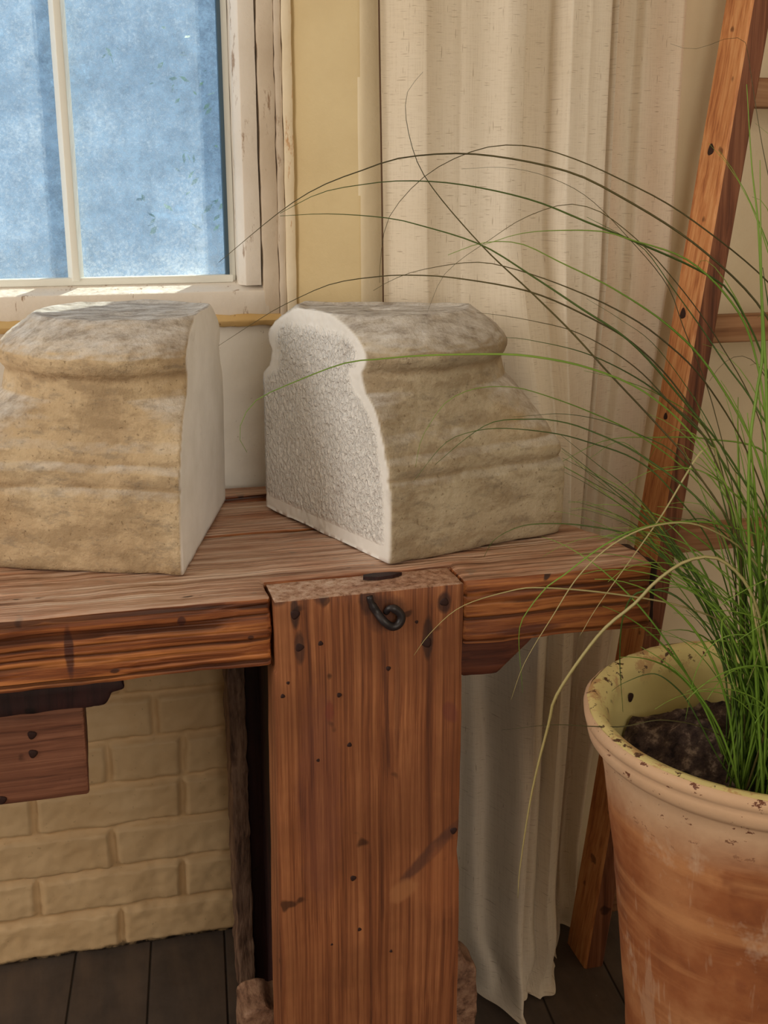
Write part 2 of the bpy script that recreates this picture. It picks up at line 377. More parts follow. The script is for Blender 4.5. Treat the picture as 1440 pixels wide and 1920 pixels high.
def grimy_glass():
    t = NT('grimy_glass'); co = t.co()
    f = t.noise(230, 3, .7); m = t.noise(5, 5, .7); s = t.noise(60, 4, .75)
    col = t.ramp(t.math('ADD', t.math('MULTIPLY', f, .5), t.math('MULTIPLY', m, .5)), [(.40, srgb(98, 110, 122)), (.5, srgb(122, 134, 146)), (.64, srgb(176, 184, 190))])
    dark = t.ramp(t.noise(12, 5, .75, t.map((1, 1, 1.4), (2, 0, 9))), [(.60, 0.), (.72, 1.)])
    fac = t.ramp(t.math('ADD', t.math('MULTIPLY', f, .6), t.math('MULTIPLY', s, .4)), [(.42, .34), (.58, .66)])
    fac = t.math('SUBTRACT', fac, t.math('MULTIPLY', dark, .38), None, True)
    # round thumb marks wiped along the bottom edge
    sx = t.sep(co)
    spots = None
    for (x, z, r) in [(.118, 1.065, .007), (.134, 1.066, .007), (.168, 1.066, .006), (.180, 1.066, .0065), (.090, 1.062, .006), (.076, 1.060, .006), (.062, 1.062, .008), (.050, 1.060, .006), (-.03, 1.064, .007), (-.05, 1.064, .008), (.022, 1.058, .007), (-.075, 1.066, .006), (-.02, 1.118, .007), (.008, 1.14, .006)]:
        dx = t.math('MULTIPLY', t.math('SUBTRACT', sx[0], x), 1/r); dz = t.math('MULTIPLY', t.math('SUBTRACT', sx[2], z), .8/r)
        q = t.math('ADD', t.math('MULTIPLY', dx, dx), t.math('MULTIPLY', dz, dz))
        spots = q if spots is None else t.math('MINIMUM', spots, q)
    spm = t.math('MULTIPLY', t.ramp(spots, [(.5, 1.), (1., 0.)]), .5)
    fac = t.math('SUBTRACT', fac, spm, None, True)
    tr = t.n('BsdfTranslucent'); t.l(col, tr.inputs[0]); d = t.n('BsdfDiffuse'); t.l(col, d.inputs[0])
    a = t.n('MixShader'); a.inputs[0].default_value = .15; t.l(tr.outputs[0], a.inputs[1]); t.l(d.outputs[0], a.inputs[2])
    tp = t.n('BsdfTransparent'); tp.inputs[0].default_value = (.86, .93, .95, 1)
    b = t.n('MixShader'); t.l(fac, b.inputs[0]); t.l(tp.outputs[0], b.inputs[1]); t.l(a.outputs[0], b.inputs[2])
    t.l(b.outputs[0], t.out.inputs[0]); return t.m
m_glass = grimy_glass()

def leafy(name, a, b):
    t = NT(name); n = t.noise(4, 3, .5); col = t.ramp(n, [(.35, a), (.65, b)])
    d = t.n('BsdfPrincipled'); d.inputs['Roughness'].default_value = .45; t.l(col, d.inputs['Base Color'])
    tr = t.n('BsdfTranslucent'); t.l(col, tr.inputs[0])
    mx = t.n('MixShader'); mx.inputs[0].default_value = .3; t.l(d.outputs[0], mx.inputs[1]); t.l(tr.outputs[0], mx.inputs[2])
    t.l(mx.outputs[0], t.out.inputs[0]); return t.m
m_gr = [leafy('grass_green', srgb(108, 148, 46), srgb(152, 186, 76)), leafy('grass_deep', srgb(66, 92, 34), srgb(98, 124, 52)),
        leafy('grass_olive', srgb(80, 74, 40), srgb(110, 100, 56)), leafy('grass_straw', srgb(186, 170, 110), srgb(206, 194, 140))]
m_hedge = leafy('hedge_leaf', srgb(74, 104, 84), srgb(160, 190, 120))

def pot_mat():
    t = NT('worn_terracotta'); z = t.sep(t.co())[2]
    n = t.noise(6, 5, .65); fine = t.noise(70, 5, .7)
    col = t.ramp(n, [(.34, srgb(120, 66, 40)), (.5, srgb(156, 94, 56)), (.64, srgb(180, 122, 80))])
    band = t.noise(1, 4, .6, t.map((3, 3, 34)))
    col = t.mix(t.ramp(band, [(.5, 0.), (.68, .5)]), col, srgb(210, 150, 100))
    scuff = t.ramp(t.noise(1, 5, .75, t.map((11, 11, 9), (4, 2, 1))), [(.57, 0.), (.66, 1.)])
    col = t.mix(t.math('MULTIPLY', scuff, .38), col, srgb(208, 182, 158))
    drip = t.ramp(t.noise(1, 4, .7, t.map((26, 26, 4), (1, 7, 3))), [(.63, 0.), (.68, 1.)])
    col = t.mix(t.math('MULTIPLY', drip, .3), col, srgb(206, 176, 148))
    dk = t.ramp(t.noise(1, 4, .7, t.map((9, 9, 7), (7, 7, 3))), [(.58, 0.), (.64, 1.)])
    col = t.mix(t.math('MULTIPLY', dk, .45), col, srgb(120, 62, 40))
    pale = t.ramp(t.math('ADD', z, t.math('MULTIPLY', n, .08)), [(.58, 0.), (.63, 1.)])
    col = t.mix(t.math('MULTIPLY', pale, .8), col, srgb(216, 182, 148))
    chip = t.math('MULTIPLY', pale, t.ramp(t.noise(48, 4, .75, t.map((1, 1, 1.6))), [(.62, 0.), (.64, 1.)]))
    col = t.mix(chip, col, srgb(110, 66, 46))
    return t.finish(col, .6, t.bump(fine, .4, .0015), .35)
m_pot = pot_mat()
def glaze():
    t = NT('yellow_glaze')
    n = t.noise(24, 5, .7); n2 = t.noise(60, 4, .7)
    col = t.ramp(t.noise(5, 3, .5), [(.3, srgb(226, 204, 134)), (.7, srgb(240, 222, 158))])
    z = t.sep(t.co())[2]
    top = t.ramp(z, [(.612, 0.), (.632, 1.)])
    chip = t.math('MULTIPLY', t.ramp(n, [(.50, 0.), (.55, 1.)]), top)
    col = t.mix(t.math('MULTIPLY', chip, .85), col, srgb(206, 160, 112))
    ch2 = t.math('MULTIPLY', t.ramp(n2, [(.60, 0.), (.63, 1.)]), top)
    col = t.mix(ch2, col, srgb(90, 60, 42))
    return t.finish(col, .38, t.bump(n, .5, .002), .5)
m_glaze = glaze()
def soil_mat():
    t = NT('soil'); n = t.noise(60, 5, .7)
    col = t.ramp(n, [(.35, srgb(38, 30, 32)), (.55, srgb(84, 68, 62)), (.68, srgb(150, 128, 112))])
    return t.finish(col, .95, t.bump(n, 1, .006), .1)
m_soil = soil_mat()

# ------------------------------------------------------------------ room shell
WY = 1.66
def struct(o): o['kind'] = 'structure'; return o
struct(box('floor', -2.3, 2.6, -1.9, 2.0, -.08, 0, m_floor, bev=0, wear=0, cut=0))
struct(box('ceiling', -2.3, 2.6, -1.9, 2.0, 2.6, 2.7, m_room, bev=0, wear=0, cut=0))
struct(box('wall_front', -2.3, 2.6, -1.9, -1.8, 0, 2.6, m_room, bev=0, wear=0, cut=0))
struct(box('wall_left', -2.3, -2.2, -1.8, 2.0, 0, 2.6, m_room, bev=0, wear=0, cut=0))
struct(box('wall_right', 2.5, 2.6, -1.8, 2.0, 0, 2.6, m_room, bev=0, wear=0, cut=0))
# painted brick apron below the window
def brick_height(x, z):
    wx = x + .004*noise.noise(Vector((x*22, z*22, 3))); wz = z - .002 + .0035*noise.noise(Vector((x*14, z*30, 8))) + .0025*noise.noise(Vector((x*60, z*60, 1)))
    c = wz/.0725; r = math.floor(c); fz = c-r
    L = .222 if r % 2 else .222
    off = [.006, .105, .0, .11, .003, .075, .03, .1][r % 8]
    cx = (wx-off)/(.111 if r % 8 in (4,) else .222); rx = math.floor(cx); fx = (cx-rx)*(.111 if r % 8 in (4,) else .222); full = .111 if r % 8 in (4,) else .222
    dz = min(fz, 1-fz)*.0725; dx = min(fx, full-fx)
    d = min(dz, dx)
    e = max(0., min(1., (d-.0025)/.0055)); e = e*e*(3-2*e)
    tilt = .0022*noise.noise(Vector((r*3.3, rx*5.1, 0)))
    fade = 1 if z < .69 else max(0., 1-(z-.69)/.04)
    return fade*((e-1)*.0105 + tilt*e) + .0026*noise.noise(Vector((x*26, z*34, 5)))*(.35+.65*fade) + .0017*noise.noise(Vector((x*70, z*90, 2)))*(.25+.75*fade)
nx, nz = 260, 250; x0, x1, z0, z1 = -.62, .42, 0., 1.0
vs = []
for j in range(nz+1):
    for i in range(nx+1):
        x = x0+(x1-x0)*i/nx; z = z0+(z1-z0)*j/nz
        vs.append((x, WY-brick_height(x, z), z))
fs = [(j*(nx+1)+i, j*(nx+1)+i+1, (j+1)*(nx+1)+i+1, (j+1)*(nx+1)+i) for j in range(nz) for i in range(nx)]
# give it thickness: back box vertices
b0 = len(vs); vs += [(x0, 1.75, z0), (x1, 1.75, z0), (x1, 1.75, z1), (x0, 1.75, z1)]
fs += [(b0+1, b0, b0+3, b0+2)]
top = [nz*(nx+1)+i for i in range(nx+1)]; fs.append(tuple(top+[b0+2, b0+3]))
left = [j*(nx+1) for j in range(nz+1)]; fs.append(tuple(left[::-1]+[b0, b0+3])[::-1])
struct(mesh('wall_back', vs, fs, m_brick))
struct(box('wall_back.001', -2.2, -.62, WY, 1.75, 0, 2.6, m_brick, bev=0, wear=0, cut=0))
struct(box('wall_back.002', -.62, .42, WY, 1.75, 2.30, 2.6, m_brick, bev=0, wear=0, cut=0))
# splayed reveal and pier on the right
PY, PX = 1.58, .382
g = []
def grid_panel(name, p00, p10, p11, p01, nu, nv, amp, mat, seed=0):
    p00, p10, p11, p01 = map(Vector, (p00, p10, p11, p01)); nrm = (p10-p00).cross(p01-p00).normalized(); vs = []
    for j in range(nv+1):
        for i in range(nu+1):
            u, v = i/nu, j/nv; p = (p00*(1-u)+p10*u)*(1-v)+(p01*(1-u)+p11*u)*v
            k = min(1, 8*min(u, 1-u))
            vs.append(p+nrm*(n3(p, 9, seed)*amp+n3(p, 40, seed)*amp*.4)*1)
    fs = [(j*(nu+1)+i, j*(nu+1)+i+1, (j+1)*(nu+1)+i+1, (j+1)*(nu+1)+i) for j in range(nv) for i in range(nu)]
    return mesh(name, vs, fs, mat)
# solid wall body right of the window
prism_pts = [(.300, WY), (PX, PY), (2.5, PY), (2.5, 1.735), (.300, 1.735)]
wr = struct(prism('wall_back.003', prism_pts, 'z', 0, 2.6, m_pier, bev=.004, wear=.002, cut=.03, seed=3, freq=14))
# reveal face: same plaster, with its shade put into a deeper colour
wr.data.materials.append(m_jamb)
for p in wr.data.polygons:
    nrm = p.normal; c = p.center
    if nrm.x < -.3 and nrm.y < -.1 and c.x < PX-.001: p.material_index = 1

# ------------------------------------------------------------------ window
win = empty('window_1', (-.16, 1.70, .99)); win['kind'] = 'structure'
GZ0, GZ1, GX0, GX1 = 1.052, 2.25, -.50, .2195
box('pane', GX0-.004, GX1+.012, 1.702, 1.706, GZ0-.006, GZ1, m_glass, win, bev=0, wear=0, cut=0)
# sash: side stile, bottom rail with sloped glazing bevel, glazing bars, outer frame, bead
prism('sash_stile', [(.2265, 1.70), (.2285, 1.675), (.236, WY), (.258, WY), (.258, 1.74), (.2265, 1.74)], 'z', 1.043, 2.27, m_frame, win, bev=.0012, wear=.0008, cut=.03)
box('glazing_stop', .2175, .2265, 1.694, 1.712, GZ0-.004, 2.27, m_putty, win, bev=.001, wear=0, cut=0)
box('edge_shade_strip', .2120, .2176, 1.690, 1.7015, GZ0-.01, 2.27, m_edge_shade, win, bev=.001, wear=0, cut=0)  # dark strip standing for the shade along the glass edge
prism('bottom_rail', [(1.70, 1.050), (1.672, 1.040), (WY-.002, 1.036), (WY-.004, 1.003), (1.74, 1.003), (1.74, 1.052)], 'x', -.55, .268, m_frame, win, bev=.0015, wear=.0008, cut=.03)
box('rail_bead', -.5, .222, 1.686, 1.702, 1.046, 1.0565, m_putty, win, bev=.002, wear=0, cut=0)
for X in (.0065, -.235):
    prism('glazing_bar', [(X-.0105, 1.700), (X-.0045, 1.684), (X+.0045, 1.684), (X+.0105, 1.700), (X+.0105, 1.722), (X-.0105, 1.722)], 'z', 1.052, 2.25, m_putty, win, bev=.0008, wear=.0003, cut=.05)
box('frame_stile', .2605, .283, WY-.003, 1.73, .990, 2.30, m_frame2, win, bev=.003, wear=.0018, cut=.014, seed=5, freq=30)
box('frame_stile', .283, .2925, WY-.008, 1.73, .986, 2.30, m_frame2, win, bev=.003, wear=.002, cut=.012, seed=8, freq=40)
box('corner_bead', .2925, .306, WY-.012, 1.72, .983, 2.30, m_bead, win, bev=.003, wear=.0012, cut=.014, seed=9, freq=30)
prism('sill_crust', [(WY-.010, .988), (WY-.014, .996), (WY-.006, 1.004), (1.70, 1.006), (1.70, .985)], 'x', -.6, .30, m_crust, win, bev=.002, wear=.0028, cut=.008, seed=2, freq=45)
box('head', -.62, .42, WY-.01, 1.80, 2.25, 2.31, m_frame, win, bev=.003, wear=.001, cut=.05)
box('frame_stile', -.62, -.50, WY-.003, 1.73, .99, 2.30, m_frame2, win, bev=.003, wear=.001, cut=.05)
# added frames around the unseen fill lamps; the walls have no openings there
def fill_frame(name, cx, cy, cz, w_, h_, axis):
    r = empty(name, (cx, cy, cz-h_/2)); r['kind'] = 'structure'
    def b(n, a0, a1, z0, z1):
        if axis == 'y': box(n, cx-.05, cx+.03, cy+a0, cy+a1, cz+z0, cz+z1, m_frame, r, bev=.003, wear=0, cut=0)
        else: box(n, cx+a0, cx+a1, cy-.03, cy+.05, cz+z0, cz+z1, m_frame, r, bev=.003, wear=0, cut=0)
    W2, H2 = w_/2, h_/2
    b('frame_stile', -W2-.07, -W2, -H2-.07, H2+.07); b('frame_stile', W2, W2+.07, -H2-.07, H2+.07)
    b('head', -W2, W2, H2, H2+.07); b('bottom_rail', -W2, W2, -H2-.07, -H2)
fill_frame('fill_frame_left', -2.15, .5, 1.6, 1.34, 1.34, 'y')
fill_frame('fill_frame_rear', .7, -1.77, 1.45, 1.74, 1.74, 'x')

# garden behind the pane: a hedge of separate leaves
rnd = random.Random(5); vs = []; fs = []
for i in range(9000):
    x = rnd.uniform(-4.4, 2.8); z = rnd.uniform(-2.6, 2.4); y = 5.4+rnd.uniform(-.4, .4)
    if n3((x, 0, z), 1.9, 4)+.5*n3((x, 1, z), 5, 2) < .14+.06*z: continue
    s_ = rnd.uniform(.012, .034); a = Vector((rnd.gauss(0, 1), rnd.gauss(0, 1), rnd.gauss(0, 1))).normalized(); b = a.orthogonal().normalized(); c = a.cross(b)
    k = len(vs); p = Vector((x, y, z))
    vs += [p-b*s_, p+c*s_*.4, p+b*s_, p-c*s_*.4]; fs.append((k, k+1, k+2, k+3))
tag(mesh('garden_hedge', vs, fs, m_hedge, smooth=False), 'blurred green leaves outside behind the grimy window pane', 'hedge', kind='stuff')
t_ = NT('backdrop_blue_grey'); cg = t_.ramp(t_.noise(1.6, 4, .6), [(.35, srgb(166, 180, 188)), (.65, srgb(192, 204, 208))])
m_backdrop = t_.finish(cg, .9)
struct(box('pane_backdrop', -7, 5, 6.4, 6.6, -3.0, 4.6, m_backdrop, bev=0, wear=0, cut=0))  # backdrop added to give the pane an even pale blue

# ------------------------------------------------------------------ workbench
BT = .753; BB = .672
bench = empty('workbench', (.2, 1.35, 0), 'worn reddish pine workbench carrying the two carved stone blocks', 'workbench')
YF = 1.190
LX0, LX1 = .1875, .4025
front_poly = [(-.75, YF), (LX0-.002, YF), (LX0-.002, YF+.052), (LX1+.002, YF+.052), (LX1+.002, YF), (.642, YF), (.646, YF+.045), (.632, 1.31), (.606, 1.376), (.52, 1.415), (.37, 1.43), (-.75, 1.43)]
fb = prism('front_board', front_poly, 'z', BB, BT, m_board, bench, bev=.006, wear=.0028, cut=.016, seed=1, freq=22, stretch=(.5, 1.5, 1.5))
box('rear_board', -.75, .366, 1.4395, 1.590, BB, BT-.001, m_board, bench, bev=.006, wear=.0028, cut=.02, seed=4, freq=18, stretch=(.5, 1.5, 1.5))
box('back_rail', -.75, .30, 1.598, 1.640, BB+.01, BT+.004, m_board, bench, bev=.004, wear=.002, cut=.02, seed=7, freq=22, stretch=(.4, 1.5, 1.5))
LEG = prism('leg', [(LX0, BT-.003), (LX1, BT-.001), (LX1+.001, .55), (LX1+.0005, .45), (LX1-.0015, .41), (LX1+.002, .38), (LX1+.004, .0), (.178, 0), (.184, .40), (.186, BB-.006), (LX0, BB-.004)], 'y', 1.181, 1.240, m_leg, bench, bev=.003, wear=.0012, cut=.014, seed=12, freq=26, stretch=(1.4, 1.4, .4))
# dark end panel and rough rear post of the trestle
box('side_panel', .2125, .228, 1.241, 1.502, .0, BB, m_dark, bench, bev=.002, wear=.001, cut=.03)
box('rear_leg', .170, .1935, 1.503, 1.56, 0, BB, m_rough, bench, bev=.002, wear=.0035, cut=.01, seed=3, freq=34)
box('rear_leg', .1940, .37, 1.515, 1.555, 0, BB, m_dark, bench, bev=.002, wear=.0012, cut=.03)
prism('stretcher', [(.142, .0), (.142, .176), (.148, .184), (.172, .188), (.182, .178), (.40, .19), (.41, .226), (.428, .228), (.436, .20), (.452, .192), (.455, .15), (.450, .0)], 'y', 1.2415, 1.30, m_rough2, bench, bev=.005, wear=.003, cut=.012, seed=6, freq=50)
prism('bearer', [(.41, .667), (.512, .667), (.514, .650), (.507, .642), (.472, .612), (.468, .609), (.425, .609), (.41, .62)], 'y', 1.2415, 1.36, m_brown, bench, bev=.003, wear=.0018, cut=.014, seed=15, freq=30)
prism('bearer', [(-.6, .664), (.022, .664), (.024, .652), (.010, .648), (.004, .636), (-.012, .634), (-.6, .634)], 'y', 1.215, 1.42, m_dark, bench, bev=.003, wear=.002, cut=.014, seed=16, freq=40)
box('end_block', .648, .664, 1.22, 1.30, .664, .742, m_dark, bench, bev=.004, wear=.003, cut=.01, seed=18, freq=40)  # very dark block behind the end of the board
dr = box('drawer', -.6, -.0215, 1.252, 1.40, .508, .622, m_box, bench, bev=.004, wear=.001, cut=.02, seed=19)
def disc(name, c, r, nrm, mat, parent, th=.0022, sx=1., seed=0):
    c = Vector(c); nrm = Vector(nrm).normalized(); b = nrm.orthogonal().normalized(); d = nrm.cross(b); vs = []; fs = []; n = 14
    for ring, (rr, hh) in enumerate(((1., -.3), (.95, .7), (.55, 1.))):
        for k in range(n):
            a = 2*math.pi*k/n; q = r*rr*(1+.12*math.sin(3*a+seed))
            p = c+b*math.cos(a)*q+d*math.sin(a)*q+nrm*th*hh; vs.append(p)
    for ring in range(2):
        for k in range(n): fs.append((ring*n+k, ring*n+(k+1) % n, (ring+1)*n+(k+1) % n, (ring+1)*n+k))
    fs.append(tuple(2*n+k for k in range(n)))
    return mesh(name, vs, fs, mat, parent)
def px_leg(px, py, Y=1.1815):
    x = (px-720)/F; y = -(py-960)/F
    fw = Vector((math.sin(YAW)*math.cos(PITCH), math.cos(YAW)*math.cos(PITCH), -math.sin(PITCH))); r = Vector((math.cos(YAW), -math.sin(YAW), 0)); u = r.cross(fw)
    d = fw+r*x+u*y; return Vector((0, 0, H))+d*(Y/d.y)
for i, (px, py, r) in enumerate([(553, 1152, .0055), (562, 1213, .0055), (601, 1206, .003), (833, 1128, .0055), (800, 1205, .006), (781, 1166, .002), (728, 1253, .0028), (636, 1303, .0028), (530, 1305, .0026), (655, 1396, .003), (596, 1425, .0028), (540, 1280, .002), (850, 1557, .0045), (662, 1646, .0038), (674, 1742, .003), (622, 1770, .002), (733, 1783, .0018)]):
    disc('nail' if r > .004 else 'nail_hole', px_leg(px, py), r, (0, -1, 0), m_nail, LEG, seed=i, th=.0012)
for px, py in [(60, 1378), (62, 1413), (4, 1500)]: disc('nail', px_leg(px, py, 1.2515), .005, (0, -1, 0), m_nail, dr, th=.0015)
hk = [(693, 1118), (696, 1130), (706, 1147), (720, 1165), (735, 1175), (748, 1170), (753, 1156), (744, 1144), (731, 1140), (724, 1148)]
hp = spline([px_leg(a, b, 1.172 if 2 < i < 9 else 1.179) for i, (a, b) in enumerate(hk)], 40)
v_, f_ = tube('h', hp, [.0048 if 4 < i < 34 else .0036 for i in range(40)], m_iron, seg=10)
tag(mesh('iron_hook', v_, f_, m_iron, LEG), 'black curled iron hook')
# frayed gouge on the top by the corner of the stone
gp = [(.296, 1.222), (.312, 1.217), (.330, 1.219), (.343, 1.226), (.330, 1.231), (.31, 1.232), (.298, 1.229)]
mesh('gouge', [(a, b, BT+.0028) for a, b in gp]+[(a, b, BT-.001) for a, b in gp], [tuple(range(7))]+[(i, (i+1) % 7, 7+(i+1) % 7, 7+i) for i in range(7)], m_dark, fb, smooth=False)

# ------------------------------------------------------------------ stone blocks
def stone(name, A, udir, O_uv, S, cut_pt, cut_dir, cut_side, lean, back, mat, label, seed, hs=1., pit=True, sharp=1.):
    """column base: square plinth rising through mouldings to a round top, sawn by a plane"""
    A = Vector((A[0], A[1])); u = Vector(udir).normalized(); v = Vector((-u.y, u.x))
    if v.y < 0: v = -v
    O = A+u*O_uv[0]+v*O_uv[1]
    cdv = Vector(cut_dir).normalized(); cn = Vector((cdv.y, -cdv.x))*cut_side   # outward normal of the sawn face
    cp = Vector(cut_pt); bp, bn = Vector(back[0]), Vector(back[1]).normalized()
    prof = [(-.001, .160, 14), (.000, .168, 14), (.003, .173, 14), (.008, .1745, 15), (.03, .175, 16), (.06, .175, 16), (.086, .1745, 16), (.092, .172, 15), (.096, .1700, 15), (.099, .1682, 15), (.103, .1700, 15), (.108, .1705, 15), (.115, .1695, 14), (.121, .1665, 13), (.126, .1635, 12), (.131, .1630, 11), (.138, .1615, 10), (.150, .156, 8), (.165, .152, 5.6), (.178, .149, 4.1), (.188, .148, 3.0), (.196, .1475, 2.4), (.206, .1475, 2.2), (.218, .1455, 2.15), (.221, .1475, 2.1), (.225, .152, 2.05), (.232, .1560, 2), (.240, .1560, 2), (.248, .151, 2), (.256, .1435, 2), (.263, .1345, 2), (.269, .126, 2), (.274, .119, 2), (.2775, .1155, 2), (.2785, .113, 2)]
    hsv = [p[0] for p in prof]
    levels = [0.0]
    zz = -.001; lv = []
    while zz < .2785: lv.append(zz); zz += .0021
    lv.append(.2785)
    NA = 460; vs = []; cutA = []; fieldA = []; grooveA = []
    def rad(h, a, n, th):
        d = Vector((math.cos(th), math.sin(th)))
        du = abs(d.dot(u)); dv = abs(d.dot(v))
        r1 = a*S/((du**n+dv**n)**(1/n))
        den = d.dot(cn); r2 = 9.
        cc = (cp-O).dot(cn)+lean*h
        if den > 1e-4: r2 = cc/den
        den = d.dot(bn); r3 = 9.
        if den > 1e-4: r3 = (bp-O).dot(bn)/den
        # worn edges: smooth minimum
        k = .0028*sharp; rs = [r1, r2, r3]; m = min(rs)
        s = sum(math.exp(-(r-m)/k) for r in rs if r < m+.08)
        return m-k*math.log(s)*.8, max(0., min(1., (min(r1, r3)-r2)/.004+.35)), r1-r2, min(r1, r3)-r2
    for li, h in enumerate(lv):
        hh = h
        a = np.interp(hh, hsv, [p[1] for p in prof]); n = np.interp(hh, hsv, [p[2] for p in prof])
        for k in range(NA):
            th = 2*math.pi*k/NA
            r, c, d1, d2 = rad(h, a, n, th)
            p = Vector((O.x+math.cos(th)*r, O.y+math.sin(th)*r, BT+.0018+h*hs))
            onc = c
            rough = .0016*n3(p, 14, seed)+.0012*n3(p, 42, seed+1)+.0007*n3(p, 120, seed+2)
            big = n3(p, 7, seed+4)
            chip = -max(0, big-.25)*.014
            top = max(0, min(1, (h-.22)/.03))
            rough += top*(.0016*n3((p.x*1, p.y*1, p.z*3.2), 70, seed+6))
            disp = (.0006*n3(p, 30, seed+7)+(.0008*n3(p, 150, seed+8) if pit else 0))*onc+(rough+chip)*(1-onc)
            bot = min(1, max(0, h/.006))
            p.x += math.cos(th)*disp; p.y += math.sin(th)*disp
            p.z += (.0022*n3(p, 20, seed+9)*min(1, h/.05))*(1-bot*0)
            if h <= .0035: p.z = BT+.0018+max(0., .003*n3((p.x, p.y, 0), 26, seed+3))*1.0
            vs.append(p); cutA.append(onc)
            fieldA.append(max(0, min(1, (d2-.014-.006*n3(p, 30, seed))/.008))*max(0, min(1, (h-.018)/.006))*max(0., min(1., (.262-h)/.012)) *onc)
            gr = max(math.exp(-((h-.099)/.003)**2), math.exp(-((h-.127)/.004)**2)*.7, math.exp(-((h-.219)/.004)**2)) * (.55+.9*n3(p, 24, seed+5))
            grooveA.append(max(0, min(1, gr))*(1-onc))
    nl = len(lv); fs = [(j*NA+k, j*NA+(k+1) % NA, (j+1)*NA+(k+1) % NA, (j+1)*NA+k) for j in range(nl-1) for k in range(NA)]
    # dished top, slightly domed to the back
    last = (nl-1)*NA
    hp_ = .2785
    for fr, dz in ((.985, .0012), (.96, .0016), (.93, .0008), (.90, -.0008), (.84, -.0014), (.76, -.0018), (.66, -.0016), (.55, -.0016), (.44, -.0016), (.33, -.0018), (.22, -.0022), (.14, -.0032), (.07, -.0052)):
        st = len(vs)
        for k in range(NA):
            b = vs[last+k]; p = Vector((O.x+(b.x-O.x)*fr, O.y+(b.y-O.y)*fr, 0)); ez = b.z-(BT+hp_*hs)
            p.z = BT+hp_*hs+ez*fr+dz+.0016*n3((p.x*.6, p.y, 0), 60, seed)*min(1, (1-fr)*20)+.0012*n3((p.x, p.y, 0), 22, seed)
            vs.append(p); cutA.append(0.); fieldA.append(0.); grooveA.append(0.)
        fs += [(pst+k, pst+(k+1) % NA, st+(k+1) % NA, st+k) for pst in [st-NA if st != last+NA else last] for k in range(NA)]
    c = len(vs); vs.append(Vector((O.x, O.y, BT+hp_*hs-.006))); cutA.append(0.); fieldA.append(0.); grooveA.append(0.)
    fs += [(c-NA+k, c-NA+(k+1) % NA, c) for k in range(NA)]
    fs.append(tuple(range(NA))[::-1])
    o = mesh(name, vs, fs, mat, None, True, {'cut': cutA, 'field': fieldA, 'groove': grooveA})
    # origin at the base
    base = Vector((O.x, O.y, BT)); o.data.transform(__import__('mathutils').Matrix.Translation(-base)); o.location = base
    return tag(o, label, 'stone block')
# right block: sawn face looks left towards the window, mouldings look to the room
stone('carved_stone_block', (.334, 1.268), (.966, .258), (.0915, .164), 1.0, (.3335, 1.2695), (-.095, .262), -1, -.004, ((.24, 1.538), (.37, .93)), m_stoneR,
      'pale limestone column base with a pitted white sawn face on its left side', 11, pit=True)
stone('carved_stone_block', (.097, 1.276), (-.928, .374), (.108, .178), 1.0, (.0975, 1.276), (.074, .259), 1, .018, ((.10, 1.588), (-.05, 1.)), m_stoneL,
      'warm tan limestone column base with a smooth sawn face on its right side', 23, pit=False)
